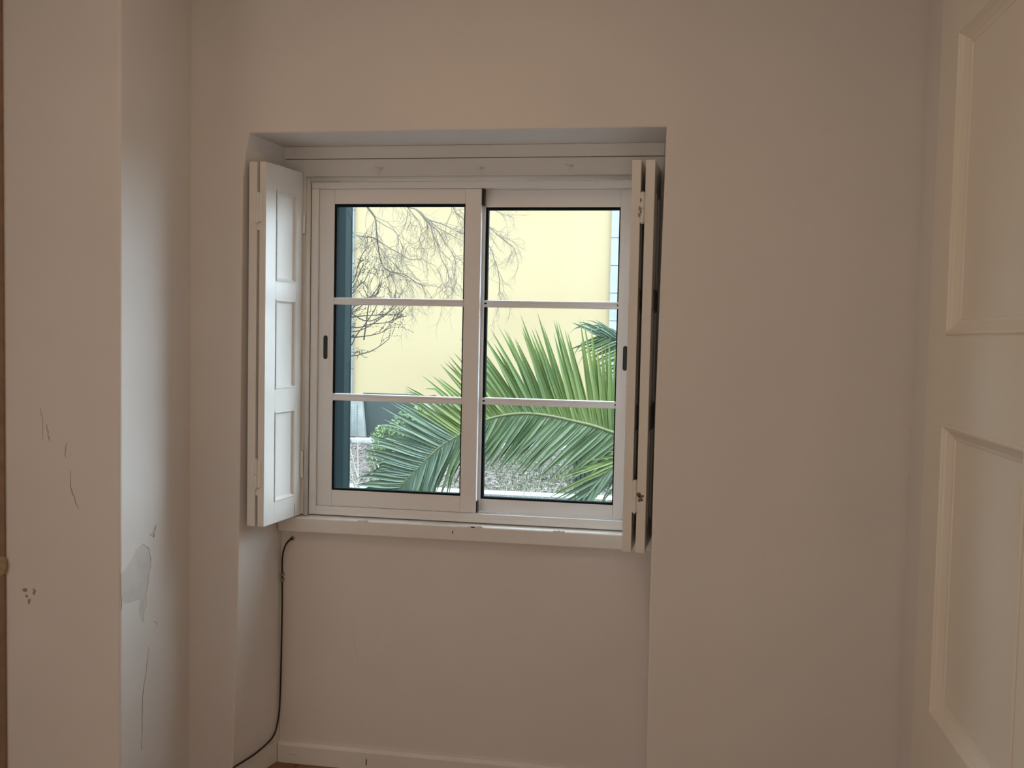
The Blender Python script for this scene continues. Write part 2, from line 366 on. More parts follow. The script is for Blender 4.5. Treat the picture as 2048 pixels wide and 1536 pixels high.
# ------------------------------------------------------------------ folding interior shutters
PANELS = [(.074, .302), (.374, .684), (.760, 1.056)]   # heights (from leaf bottom) placeholder, replaced below
ZB, ZT = .902, 2.104
PANELS = [(.974-ZB, 1.281-ZB), (1.355-ZB, 1.657-ZB), (1.717-ZB, 2.020-ZB)]
def leaf(parent, width, th, xf, s0, s1, label=None):
    """local: x = along width, y = thickness, z = up"""
    H = ZT-ZB; b = MB()
    b.box(0, s0, 0, th, 0, H-.003); b.box(s1, width, 0, th, 0, H)
    zs = [0] + [z for p in PANELS for z in p] + [H]
    for i in range(0, len(zs), 2): b.box(s0, s1, 0, th, zs[i], zs[i+1]-(.0015 if i == 6 else 0))
    lf = b.build('shutter_leaf', ENAMEL, parent, .0004, xf=xf, label=label)
    for z0, z1 in PANELS:
        b = MB(); b.box(s0-.001, s1+.001, th*.36, th*.64, z0-.001, z1+.001); b.build('panel', ENAMEL, lf, xf=xf)
        for side in (0, 1):
            b = MB(); yf = 0 if side == 0 else th; sg = 1 if side == 0 else -1
            # mitred moulding frame: (inset, depth) profile
            prof = [(0, -.0015), (.004, -.0030), (.007, -.0005), (.0075, .004), (.012, .0085), (.012, th*.37)]
            rings = [[(s0+i_, yf+sg*d_, z0+i_), (s1-i_, yf+sg*d_, z0+i_), (s1-i_, yf+sg*d_, z1-i_), (s0+i_, yf+sg*d_, z1-i_)] for i_, d_ in prof]
            vs = [v for r in rings for v in r]; fs = []
            for r in range(len(rings)-1):
                for k in range(4):
                    k2 = (k+1) % 4; fs.append((r*4+k, r*4+k2, r*4+4+k2, r*4+4+k))
            b.add(vs, fs); b.build('moulding', ENAMEL, lf, xf=xf)
    return lf
def hinge_parts(parent, x, y, z0, z1, r=.006):
    h = (z1-z0)
    b = MB(); b.tube([(x, y, z0), (x, y, z0+h*.46)], r, 8); b.tube([(x, y, z0+h*.48), (x, y, z1)], r, 8)
    b.tube([(x, y, z0-.003), (x, y, z0)], r*.6, 8); b.tube([(x, y, z1), (x, y, z1+.003)], r*.6, 8)
    b.box(x-.016, x+.016, y+.0005, y+.0055, z0+.002, z1-.002)
    hg = b.build('hinge', ENAMEL, parent, label='paint-covered hinge knuckle')
    return hg

shl = empty('folding_shutter', (-1.30, .24, ZB))
tag(shl, 'white panelled bi-fold shutter folded back back on the cable side, three-panel face visible', 'shutter')
inv = Matrix.Translation((1.30, -.24, -ZB))
def leaf_xf(px, py, qx, qy):     # local x from front (p) to back (q), local y to the left of travel
    d = Vector((qx-px, qy-py, 0)).normalized(); n = Vector((-d.y, d.x, 0))
    return Matrix(((d.x, n.x, 0, px), (d.y, n.y, 0, py), (0, 0, 1, ZB), (0, 0, 0, 1)))
# leaf A: face toward window opening passes (-1.304,0)->(-1.270,.235); thickness goes to -X (left of +Y travel)
xfA = inv @ leaf_xf(-1.3035, 0.0, -1.271, .236)
leaf(shl, .238, .0240, xfA, .064, .197)
xfB = inv @ leaf_xf(-1.3350, 0.0, -1.303, .228)
leaf(shl, .230, .0295, xfB, .060, .185)
for z0, z1 in ((1.905, 2.0), (1.030, 1.125)):
    o = hinge_parts(shl, -1.3315, -.002, z0, z1); o.data.transform(inv)
    b = MB(); b.box(-1.3365, -1.3255, .004, .024, z0-.025, z1+.002) ; o = b.build('packing_strip', ENAMEL, shl, xf=inv)
for z0, z1 in ((1.893, 1.96), (1.035, 1.13)):
    b = MB(); b.tube([(-1.2665, .2345, z0), (-1.2665, .2345, z1)], .0055, 8); b.box(-1.275, -1.262, .236, .2400, z0, z1); b.build('hinge', ENAMEL, shl, xf=inv)
b = MB(); b.box(-.0006, .0008, 0, .0012, .0, .045)
xfc = xfA @ Matrix.Translation((.197, -.0008, 0)); b.build('split_crack', CRACK, shl, xf=xfc)

shr = empty('folding_shutter', (-.06, .24, .888))
tag(shr, 'white bi-fold shutter seen edge-on beside the plain wall, rusty lower hinge', 'shutter')
ZB, ZT = .887, 2.098
inv2 = Matrix.Translation((.06, -.24, -.888))
def leaf_xr(px, py, qx, qy):
    d = Vector((qx-px, qy-py, 0)).normalized(); n = Vector((d.y, -d.x, 0))
    return Matrix(((d.x, n.x, 0, px), (d.y, n.y, 0, py), (0, 0, 1, ZB), (0, 0, 0, 1)))
xa = inv2 @ leaf_xr(-.1215, 0.0, -.1055, .235)
leaf(shr, .236, .0275, xa, .050, .185)
xb = inv2 @ leaf_xr(-.0800, 0.0, -.0630, .232)
leaf(shr, .232, .0280, xb, .050, .185)
for z0, z1, lab in ((1.905, 1.996, None), (1.012, 1.110, 'rusty')):
    hg = hinge_parts(shr, -.0865, -.002, z0, z1); hg.data.transform(inv2)
    b = MB(); b.box(-.0935, -.0800, .004, .024, z0-.002, z1+.002); b.build('packing_strip', ENAMEL, shr, xf=inv2)
    if lab:
        for (dx, dz, r_) in ((.006, -.062, .005), (.010, -.070, .004), (.017, -.066, .003), (.015, -.078, .003), (.008, -.080, .003)):
            b = MB(); b.tube([(-.081+dx*1.1, -.0022, z1+dz+.02), (-.081+dx*1.1, .001, z1+dz+.02)], r_*1.5, 7); b.build('rust_spot', RUST, shr, xf=inv2)
    else:
        for (dx, dz) in ((0, -.02), (-.003, -.045), (.001, -.055), (-.004, -.065)):
            b = MB(); b.box(-.0945+dx, -.0935+dx+.0025, -.0085, -.001, z1+dz-.008, z1+dz+.002); b.build('paint_crack', CRACK, shr, xf=inv2)
ZB, ZT = .902, 2.104

# ------------------------------------------------------------------ panelled door standing against the right wall
dr = empty('door_1', (.68, -.30, 0)); struct(dr, 'cream panelled door leaf opened back against the side wall', 'door')
dinv = Matrix.Translation((-.68, .30, 0))
DX0, DX1 = .680, .716; DY0, DY1 = -.295, -1.175
DP = [(.145, .44), (.622, 1.358), (1.575, 2.315)]; PY0, PY1 = -.457, -1.02
b = MB(); b.box(DX0, DX1, DY0, PY0, .012, 2.49); b.build('stile', DOORP, dr, .0015, xf=dinv)
b = MB(); b.box(DX0, DX1, PY1, DY1, .012, 2.49); b.build('stile', DOORP, dr, .0015, xf=dinv)
zs = [.012] + [z for p in DP for z in p] + [2.49]
for i in range(0, len(zs), 2):
    b = MB(); b.box(DX0+.0003, DX1, PY0, PY1, zs[i], zs[i+1]); b.build('rail', DOORP, dr, xf=dinv)
for z0, z1 in DP:
    b = MB(); b.box(DX0+.022, DX1-.002, PY0+.001, PY1-.001, z0-.001, z1+.001); b.build('panel', DOORP, dr, xf=dinv)
    prof = [(0, .001), (.0, -.002), (.004, -.0045), (.008, -.004), (.011, .000), (.014, .002), (.018, .007), (.030, .017), (.038, .0195), (.041, .023)]
    rings = [[(DX0+d_, PY0-i_, z0+i_), (DX0+d_, PY1+i_, z0+i_), (DX0+d_, PY1+i_, z1-i_), (DX0+d_, PY0-i_, z1-i_)] for i_, d_ in prof]
    vs = [v for r in rings for v in r]; fs = []
    for r in range(len(rings)-1):
        for k in range(4):
            k2 = (k+1) % 4; fs.append((r*4+k, r*4+k2, r*4+4+k2, r*4+4+k))
    b = MB(); b.add(vs, fs); b.build('moulding', DOORP, dr, xf=dinv)

# ------------------------------------------------------------------ cable
def smooth_path(pts, n=6):
    pts = [Vector(p) for p in pts]; out = []
    for i in range(len(pts)-1):
        p0, p1, p2, p3 = pts[max(i-1, 0)], pts[i], pts[i+1], pts[min(i+2, len(pts)-1)]
        for k in range(n):
            t = k/n
            out.append(0.5*((2*p1)+(-p0+p2)*t+(2*p0-5*p1+4*p2-p3)*t*t+(-p0+3*p1-3*p2+p3)*t**3))
    out.append(pts[-1]); return out
cb = empty('cable', (-1.33, .23, .09)); tag(cb, 'thin black cable from a hole under the sill down the niche corner', 'cable')
ci = Matrix.Translation((1.33, -.23, -.09))
b = MB(); path = smooth_path([(-1.300, .244, .814), (-1.303, .228, .812), (-1.316, .226, .798), (-1.328, .228, .772), (-1.334, .231, .738), (-1.3345, .232, .70), (-1.3335, .232, .59), (-1.3345, .232, .45), (-1.336, .232, .316), (-1.339, .230, .20),
                          (-1.343, .222, .145), (-1.347, .205, .112), (-1.355, .175, .095), (-1.372, .11, .082), (-1.388, .05, .079), (-1.399, .012, .078), (-1.404, -.004, .076)])
b.tube(path, .0030, 8); b.build('sheath', CABLE, cb, smooth=True, xf=ci)
b = MB(); b.tube([(-1.300, .2395, .814), (-1.300, .236, .814)], .0075, 10); b.build('wall_hole_plug', CRACK, cb, xf=ci)
for zc in (.685, .665):
    b = MB(); b.box(-1.3395, -1.3285, .2265, .240, zc-.006, zc+.004); b.build('cable_clip', CRACK, cb, .0008, xf=ci)
b = MB(); b.box(-1.352, -1.342, .195, .21, .088, .102); b.build('cable_clip', ENAMEL, cb, .001, xf=ci)

# ------------------------------------------------------------------ outside: green shutters on the house wall
def ext_shutter(px, py, qx, qy, label):
    o = empty('exterior_shutter', (px, py, .84)); tag(o, label, 'shutter')
    d = Vector((qx-px, qy-py, 0)); L = d.length; d.normalize(); n = Vector((-d.y, d.x, 0))
    xf = Matrix(((d.x, n.x, 0, 0), (d.y, n.y, 0, 0), (0, 0, 1, 0), (0, 0, 0, 1)))
    H = 1.27; T = .032
    b = MB(); b.box(0, .07, 0, T, 0, H); b.build('stile', SHGREEN, o, .002, xf=xf)
    b = MB(); b.box(L-.07, L, 0, T, 0, H); b.build('stile', SHGREEN, o, .002, xf=xf)
    for z0, z1 in ((0, .09), (.59, .67), (1.18, H)):
        b = MB(); b.box(.07, L-.07, .001, T-.001, z0, z1); b.build('rail', SHGREEN, o, .001, xf=xf)
    b = MB(); b.box(.07, L-.07, .002, .030, .09, .59); b.build('panel', SHGREEN, o, xf=xf)
    b = MB(); b.box(.07, L-.07, .002, .030, .67, 1.18); b.build('panel', SHGREEN, o, xf=xf)
    for z in (.12, .62, 1.12):
        b = MB(); b.tube([(-.006, T/2, z), (-.006, T/2, z+.06)], .006, 8); b.build('hinge', SHGREEN, o, xf=xf)
    return o
ext_shutter(-1.199, .478, -1.322, .92, 'dark green outdoor shutter leaf standing open by the left glass')
ext_shutter(-.055, .480, .40, .500, 'dark green outdoor shutter leaf folded flat on the outer wall')
b = MB(); b.box(-1.210, -1.196, .345, .472, .87, 2.10); b.build('green_jamb', SHGREEN, wf)

# ------------------------------------------------------------------ garden ground
g = bx('ground', SOIL, (-16, 12, .47, 30, -.3, 0.0)); struct(g, 'garden soil covered in leaf litter', 'ground')
b = MB()
for i in range(9000):
    x, y = random.uniform(-5.0, 1.2), random.uniform(5.0, 9.9)
    s_ = random.uniform(.015, .04); a = random.uniform(0, 6.28); t = random.uniform(-.6, .6)
    dx, dy = math.cos(a)*s_, math.sin(a)*s_
    z = random.uniform(.004, .03)
    b.add([(x-dx, y-dy, z), (x+dy*.45, y-dx*.45, z+t*.01), (x+dx, y+dy, z+abs(t)*.03), (x-dy*.45, y+dx*.45, z+.006)], [(0, 1, 2, 3)])
LITTER = mat('fallen_leaves', (0.185, 0.160, 0.145), 0.8, 0, 3, col2=(0.070, 0.050, 0.044))
tag(b.build('leaf_litter', LITTER), 'fallen leaves strewn over the soil', 'leaves', kind='stuff')
b = MB()
for i in range(3600):
    cl = random.choice([(-1.6, 8.2), (-1.0, 7.6), (-2.6, 9.0), (-.6, 6.6), (-1.3, 6.4)])
    x, y = random.gauss(cl[0], .55), min(9.8, random.gauss(cl[1], .5))
    h = random.uniform(.03, .10); a = random.uniform(0, 6.28); w = .005
    b.add([(x-w*math.cos(a), y-w*math.sin(a), 0), (x+w*math.cos(a), y+w*math.sin(a), 0), (x+random.uniform(-.03, .03), y+random.uniform(-.03, .03), h)], [(0, 1, 2)])
tag(b.build('grass', GRASSG), 'short pale grass growing through the leaf litter', 'grass', kind='stuff')
lw = empty('garden_wall', (-1, 3.65, 0)); tag(lw, 'low white garden wall just outside behind the palm frond', 'wall')
b = MB(); b.box(-5, 3, -.05, .07, 0, .405); b.build('wall_body', CONC, lw, .004)
xx = -5
while xx < 2.99:
    b = MB(); b.box(xx+.002, xx+.798, -.07, .09, .405, .44); b.build('coping_stone', CONC, lw, .004); xx += .8
# pale kerb by the building
kb = empty('kerb', (-4, 10.2, 0)); tag(kb, 'pale stone kerb running along the foot of the yellow building', 'kerb')
for i in range(9):
    b = MB(); b.box(-4+i*.9+.004, -4+i*.9+.896, -.25, -.05, -.1, .05+random.uniform(-.006, .006)); b.build('kerb_stone', CONC, kb, .01)

# ------------------------------------------------------------------ yellow building
bl = empty('building', (-2, 10.7, 0)); tag(bl, 'yellow rendered building with grey plinth filling the view outside', 'building')
by = Matrix.Translation((2, -10.7, 0))
b = MB(); b.box(-11, -5.25, 10.72, 16, .62, 4.1); b.box(-5.25, -.30, 10.72, 16, .62, 4.1); b.build('rendered_wall', YELLOW, bl, xf=by)
b = MB()
b.prism([(-5.9, 0), (-4.405, 0), (-4.465, .60), (-5.9, .60)], 'y', 10.62, 10.75)
b.build('plinth', PLINTH, bl, .01, xf=by)
b = MB(); b.box(-3.66, -.22, 10.64, 16, 0, .62); b.build('plinth', PLINTH, bl, .006, xf=by)
b = MB(); b.box(-11, -5.9, 10.66, 10.75, 0, .62); b.build('plinth', PLINTH, bl, .006, xf=by)
b = MB(); b.box(-4.47, -3.66, 10.69, 10.76, 0, .66); dk = b.build('cellar_panel', DKBOX, bl, .004, xf=by, label='dark green panel set in the plinth')
b = MB(); b.box(-4.34, -4.26, 10.680, 10.695, .545, .56); b.build('handle', STONE, dk, .002, xf=by)
b = MB(); b.box(-5.95, -4.43, 10.58, 10.75, .60, .635); b.build('plinth_cap', PLINTH, bl, .008, xf=by)
for (xa, xb) in ((-.83, -.27), (-5.2, -4.64)):
    zz = .62; k = 0
    while zz < 4.0:
        off = .0
        b = MB(); b.box(xa+off, xb, 10.66, 10.74, zz+.002, zz+.390)
        b.build('stone_block', STONE, bl, .008, 1, xf=by); zz += .392; k += 1
b = MB(); b.prism([(10.35, 4.1), (10.35, 4.2), (13.4, 4.9), (16.6, 4.2), (16.6, 4.1)], 'x', -11.3, -.1); b.build('roof', ROOF, bl, xf=by)
# wire mesh in front of the plinth
wm = MB()
for i in range(24): wm.box(-5.3+i*.036, -5.3+i*.036+.005, 10.40, 10.405, .03, .47)
for i in range(13): wm.box(-5.3, -4.47, 10.405, 10.410, .04+i*.035, .04+i*.035+.005)
o = empty('wire_fence', (-4.9, 10.4, 0)); tag(o, 'small wire mesh fence before the pale plinth', 'fence')
wm.build('wire_mesh', WIRE, o, kind='stuff', xf=Matrix.Translation((4.9, -10.4, 0)))
for px_, ph in ((-5.32, .55), (-4.46, .5)):
    b = MB(); b.tube([(px_, 10.4, 0), (px_, 10.4, ph)], .010, 8); b.build('post', WIRE, o, xf=Matrix.Translation((4.9, -10.4, 0)))

# dark ribbed bin beyond the low wall
bn = empty('planter_box', (-.6, 7.1, 0)); tag(bn, 'dark green ribbed box behind the palm leaves, low by the glass corner', 'box')
bi = Matrix.Translation((.6, -7.1, 0))
b = MB(); b.box(-.925, -.2, 6.95, 7.5, 0, .36); b.build('body', DKBOX, bn, xf=bi)
xx = -.94
while xx < -.2:
    b = MB(); b.box(xx, xx+.03, 6.93, 6.96, 0, .375); b.build('slat', DKBOX, bn, .003, 1, xf=bi); xx += .045

# ------------------------------------------------------------------ round shrub
sh = empty('shrub', (-2.93, 7.1, 0)); tag(sh, 'rounded leafy green shrub at the foot of the dark cellar panel', 'shrub')
b = MB()
blobs = [(0.06, 0, .22, .26), (.12, .05, .52, .18), (-.10, -.05, .42, .14), (.28, 0, .28, .22), (-.14, 0, .18, .16), (.22, .1, .62, .12), (.38, .1, .48, .14)]
for i in range(5200):
    cx_, cy_, cz_, r = random.choice(blobs)
    d = Vector((random.gauss(0, 1), random.gauss(0, 1), random.gauss(0, 1))).normalized()*r*random.uniform(.55, 1.08)
    p = Vector((cx_, cy_, cz_))+d
    if p.z < .02: continue
    a = Vector((random.gauss(0, 1), random.gauss(0, 1), random.gauss(0, 1))).normalized()*random.uniform(.012, .026)
    c_ = a.cross(Vector((random.gauss(0, 1), random.gauss(0, 1), random.gauss(0, 1)))).normalized()*random.uniform(.006, .010)
    b.add([p-a, p+c_, p+a, p-c_], [(0, 1, 2, 3)])
b.build('foliage', SHRUB, sh, kind='stuff')
for cx_, cy_, cz_, r in blobs:
    b = MB(); b.tube([(cx_*.2, cy_*.2, 0), (cx_*.6, cy_*.7, cz_*.5), (cx_, cy_, cz_+r*.5)], [.014, .009, .004], 5); b.build('stem', BARK, sh)

# ------------------------------------------------------------------ bare hanging tree
H_LINES = [
 [(-2.847, 2.876), (-2.797, 2.734), (-2.723, 2.637), (-2.698, 2.577), (-2.682, 2.462), (-2.676, 2.361), (-2.655, 2.278), (-2.64, 2.195), (-2.581, 2.135), (-2.509, 2.117), (-2.403, 2.095), (-2.307, 2.027), (-2.221, 1.996)],
 [(-3.046, 2.553), (-2.934, 2.489), (-2.841, 2.448), (-2.73, 2.439), (-2.657, 2.398), (-2.57, 2.347), (-2.464, 2.293), (-2.358, 2.238), (-2.249, 2.244)],
 [(-2.698, 2.6), (-2.611, 2.55), (-2.515, 2.495), (-2.485, 2.417), (-2.479, 2.325)],
 [(-2.671, 2.361), (-2.583, 2.269), (-2.51, 2.186), (-2.476, 2.141)],
 [(-2.519, 2.806), (-2.432, 2.733), (-2.304, 2.692), (-2.231, 2.614), (-2.183, 2.56), (-2.153, 2.464), (-2.095, 2.35), (-2.069, 2.259), (-2.011, 2.145), (-1.995, 2.031)],
 [(-2.289, 2.687), (-2.208, 2.61), (-2.065, 2.564), (-1.938, 2.501), (-1.853, 2.474), (-1.712, 2.42)],
 [(-2.174, 2.555), (-2.097, 2.5), (-2.039, 2.396), (-1.967, 2.305), (-1.932, 2.191), (-1.948, 2.054)],
 [(-2.136, 2.546), (-2.017, 2.482), (-1.875, 2.41)],
 [(-2.64, 2.185), (-2.691, 2.092), (-2.738, 2.008), (-2.772, 1.976)],
 [(-2.566, 2.117), (-2.522, 2.048), (-2.502, 1.956), (-2.515, 1.886)],
 [(-2.485, 2.104), (-2.413, 2.072), (-2.388, 2.003), (-2.391, 1.911), (-2.409, 1.874)],
 [(-1.998, 2.76), (-1.941, 2.669), (-1.879, 2.601), (-1.886, 2.51)],
 [(-1.975, 2.76), (-1.913, 2.692), (-1.833, 2.637), (-1.739, 2.601)],
 [(-1.786, 2.646), (-1.645, 2.547), (-1.551, 2.466), (-1.434, 2.376), (-1.397, 2.34)],
 [(-1.789, 2.782), (-1.602, 2.7), (-1.495, 2.646)],
 [(-1.76, 2.51), (-1.628, 2.366), (-1.579, 2.262), (-1.54, 2.149), (-1.528, 1.991), (-1.54, 1.914)],
 [(-2.399, 2.715), (-2.302, 2.6), (-2.267, 2.509), (-2.284, 2.395)],
 [(-2.399, 2.696), (-2.411, 2.577), (-2.452, 2.486)]]
TOPS = {0: (-3.0, 3.5), 1: (-3.8, 2.9), 4: (-2.9, 3.55), 11: (-2.1, 3.6), 12: (-2.05, 3.6), 13: (-2.2, 3.6), 14: (-2.1, 3.6), 15: (-1.95, 3.6)}
ht = empty('bare_tree', (-5.2, 5.6, 0)); tag(ht, 'leafless tree hanging fine grey-brown twigs before the upper yellow wall', 'tree')
ti = Matrix.Translation((5.2, -5.6, 0))
b = MB(); b.tube(smooth_path([(-5.2, 5.6, 0), (-5.15, 5.6, 1.0), (-5.05, 5.6, 2.2), (-4.7, 5.6, 3.1)]), [.13-.003*i for i in range(19)], 9); b.build('trunk', BARK, ht, smooth=True, xf=ti)
for lp in ([(-4.7, 5.6, 3.1), (-3.8, 5.6, 3.5), (-2.9, 5.6, 3.65), (-1.9, 5.6, 3.6), (-1.2, 5.6, 3.4)], [(-4.75, 5.6, 3.0), (-4.9, 5.8, 3.8), (-4.5, 6.0, 4.6)], [(-4.9, 5.6, 2.7), (-4.3, 5.6, 3.0), (-3.6, 5.6, 2.85), (-3.046, 5.6, 2.553)]):
    pth = smooth_path(lp, 5); b = MB(); b.tube(pth, [.05*(1-.8*i/len(pth))+.004 for i in range(len(pth))], 7); b.build('limb', BARK, ht, smooth=True, xf=ti)
tw = MB()
def twig(p, d, L, r, depth, acc, bud=None, droop=.35):
    pts = [Vector(p)]; n = 5; cur = Vector(p); dd = Vector(d).normalized()
    for i in range(n):
        dd = (dd + Vector((random.gauss(0, .22), random.gauss(0, .15), random.gauss(0, .22)-droop*.25))).normalized()
        cur = cur + dd*L/n; pts.append(cur.copy())
        if depth > 0 and random.random() < .62:
            side = Vector((random.uniform(-1, 1), random.uniform(-.4, .4), random.uniform(-1, 1)))
            twig(cur, dd*.9+side*.75, L*random.uniform(.45, .75), r*.7, depth-1, acc, bud, droop)
    acc.tube(pts, [r*(1-.6*i/n) for i in range(n+1)], 3, False)
    if bud:
        for p_ in pts[1:]:
            bud(p_)
for i, ln in enumerate(H_LINES):
    pts = [(x, 5.6+random.uniform(-.03, .03)+.02*math.sin(i*3), z) for x, z in ln]
    if i in TOPS: pts = [(TOPS[i][0], 5.6, TOPS[i][1])] + pts
    r0 = .0095 if i in (0, 1, 4) else (.0065 if i in (5, 6, 15, 13) else .0045)
    sp = smooth_path(pts, 4); n = len(sp)
    b = MB(); b.tube(sp, [r0*(1-.68*k/n) for k in range(n)], 5); b.build('branch', BARKL if i > 0 else BARK, ht, xf=ti)
    for k in range(2, n):
        if random.random() < .55:
            d = sp[k]-sp[k-1]; side = Vector((random.uniform(-1, 1), random.uniform(-.5, .5), random.uniform(-1, .6)))
            twig(sp[k], d.normalized()+side, random.uniform(.12, .34), .0026, 2, tw)
tw.build('twigs', BARKL, ht, kind='stuff', xf=ti)

# budded shrub nearer the window
S_LINES = [
 [(-2.564, 1.347), (-2.459, 1.373), (-2.355, 1.408), (-2.272, 1.458), (-2.207, 1.515)],
 [(-2.587, 1.499), (-2.461, 1.518), (-2.336, 1.537), (-2.253, 1.562), (-2.191, 1.596)],
 [(-2.587, 1.54), (-2.441, 1.567), (-2.337, 1.617), (-2.255, 1.674), (-2.173, 1.739), (-2.112, 1.796)],
 [(-2.588, 1.592), (-2.462, 1.594), (-2.358, 1.624), (-2.233, 1.639), (-2.151, 1.676)],
 [(-2.588, 1.652), (-2.442, 1.687), (-2.276, 1.698), (-2.131, 1.708), (-2.05, 1.773)],
 [(-2.59, 1.813), (-2.507, 1.854), (-2.454, 1.915), (-2.392, 1.976), (-2.364, 2.056)],
 [(-2.57, 1.873), (-2.504, 1.926), (-2.467, 2.015), (-2.439, 2.095)],
 [(-2.571, 1.914), (-2.496, 1.994), (-2.472, 2.075), (-2.44, 2.154), (-2.399, 2.214)],
 [(-2.588, 1.632), (-2.464, 1.735), (-2.381, 1.796), (-2.299, 1.897), (-2.271, 1.957)],
 [(-2.589, 1.713), (-2.421, 1.655), (-2.338, 1.657), (-2.214, 1.731), (-2.153, 1.819)],
 [(-2.419, 1.495), (-2.399, 1.616), (-2.38, 1.736), (-2.369, 1.816), (-2.412, 1.916)],
 [(-2.59, 1.773), (-2.464, 1.767), (-2.34, 1.825), (-2.279, 1.897), (-2.259, 1.977)],
 [(-2.525, 1.654), (-2.506, 1.754), (-2.436, 1.815), (-2.34, 1.857)],
 [(-2.564, 1.411), (-2.482, 1.526), (-2.408, 1.616), (-2.338, 1.705), (-2.286, 1.798)]]
bs = empty('budding_shrub', (-3.3, 4.4, 0)); tag(bs, 'leafless shrub with dark budded arching stems next to the green shutter', 'shrub')
si = Matrix.Translation((3.3, -4.4, 0))
buds = MB(); stw = MB()
def budat(p):
    p = Vector(p)+Vector((random.uniform(-.004, .004), 0, random.uniform(-.004, .004))); r = random.uniform(.003, .0052)
    buds.add([p+Vector((r, 0, 0)), p+Vector((0, r, 0)), p-Vector((r, 0, 0)), p-Vector((0, r, 0)), p+Vector((0, 0, r*1.3)), p-Vector((0, 0, r*1.3))],
             [(0, 1, 4), (1, 2, 4), (2, 3, 4), (3, 0, 4), (1, 0, 5), (2, 1, 5), (3, 2, 5), (0, 3, 5)])
for i, ln in enumerate(S_LINES):
    pts = [(x, 4.4+.04*math.sin(i*2.1+k*.4), z) for k, (x, z) in enumerate(ln)]
    if i not in (10, 12): pts = [(-3.3+.02*math.cos(i), 4.4+.02*math.sin(i), 0), (-3.15, 4.4, ln[0][1]*.55), (-2.85, 4.4, ln[0][1]*.9)] + pts
    sp = smooth_path(pts, 5); n = len(sp)
    b = MB(); b.tube(sp, [.0065*(1-.6*k/n) for k in range(n)], 5); b.build('stem', BARK, bs, xf=si)
    for k in range(n//3, n):
        if random.random() < .75: budat(sp[k])
        if random.random() < .14:
            d = sp[k]-sp[k-1]; twig(sp[k], d.normalized()+Vector((random.uniform(-.6, .9), random.uniform(-.3, .3), random.uniform(-.2, .9))), random.uniform(.06, .2), .0022, 1, stw, budat, -.1)
stw.build('twigs', BARK, bs, kind='stuff', xf=si); buds.build('buds', BARK, bs, kind='stuff', xf=si)

# ------------------------------------------------------------------ palm
PX, PY, PZ = .205, 2.65, 0
pm = empty('palm', (PX, PY, 0)); tag(pm, 'feathery green palm arching its fronds across the lower panes', 'palm')
pi_ = Matrix.Translation((-PX, -PY, 0))
b = MB(); b.tube([(PX, PY, 0), (PX, PY, .3), (PX, PY, .62), (PX, PY, .80)], [.17, .18, .15, .06], 16); tk = b.build('trunk', FIBRE, pm, smooth=True, xf=pi_)
for k in range(28):
    a = k*2.4; z = .08+k*.022
    b = MB(); b.tube([(PX+.15*math.cos(a), PY+.15*math.sin(a), z), (PX+.20*math.cos(a), PY+.20*math.sin(a), z+.06), (PX+.215*math.cos(a), PY+.215*math.sin(a), z+.10)], [.035, .022, .008], 5)
    b.build('leaf_base', FIBRE, tk, xf=pi_)

def lerp_tab(tab, t):
    for i in range(len(tab)-1):
        if t <= tab[i+1][0]:
            u = (t-tab[i][0])/(tab[i+1][0]-tab[i][0]); return [a*(1-u)+c*u for a, c in zip(tab[i][1:], tab[i+1][1:])]
    return list(tab[-1][1:])
def leaflet(acc, p, tip, w, bend, nrm, fold=.35, curl=0.0):
    """folded blade from p to tip, bending downward by bend; nrm = blade side normal"""
    p = Vector(p); tip = Vector(tip); d = tip-p; L = d.length; dn = d.normalized()
    side = dn.cross(nrm).normalized(); n = 6; up = side.cross(dn).normalized()
    vs = []
    for i in range(n+1):
        t = i/n; c = p + d*t + Vector((0, 0, -1))*(bend*L*(t*t) - bend*L*t*.35) + Vector((0, 0, -1))*curl*L*max(0, t-.72)**1.3
        ww = w*(.45+.55*math.sin(min(1, t*3)*math.pi/2))*(1-t**1.7)+.0008
        vs += [c+side*ww*.5+up*ww*fold, c, c-side*ww*.5+up*ww*fold]
    fs = []
    for i in range(n):
        a = i*3; fs += [(a, a+1, a+4, a+3), (a+1, a+2, a+5, a+4)]
    acc.add(vs, fs)
    rb = []
    for i in range(0, n, 1):
        c = Vector(vs[i*3+1]) - up*(w*fold*.0+.0012) ; rr = .0016*(1-i/n)+.0003
        rb += [c+side*rr, c-side*rr, c+up*.0012*2.2+side*rr, c+up*.0012*2.2-side*rr]
    rf = []
    for i in range(n-1):
        a = i*4; rf += [(a, a+1, a+5, a+4), (a+2, a+3, a+7, a+6), (a, a+2, a+6, a+4), (a+1, a+3, a+7, a+5)]
    if not hasattr(acc, 'rib'): acc.rib = []
    f0 = len(acc.f); acc.add(rb, rf); acc.rib.append((f0, len(acc.f)))
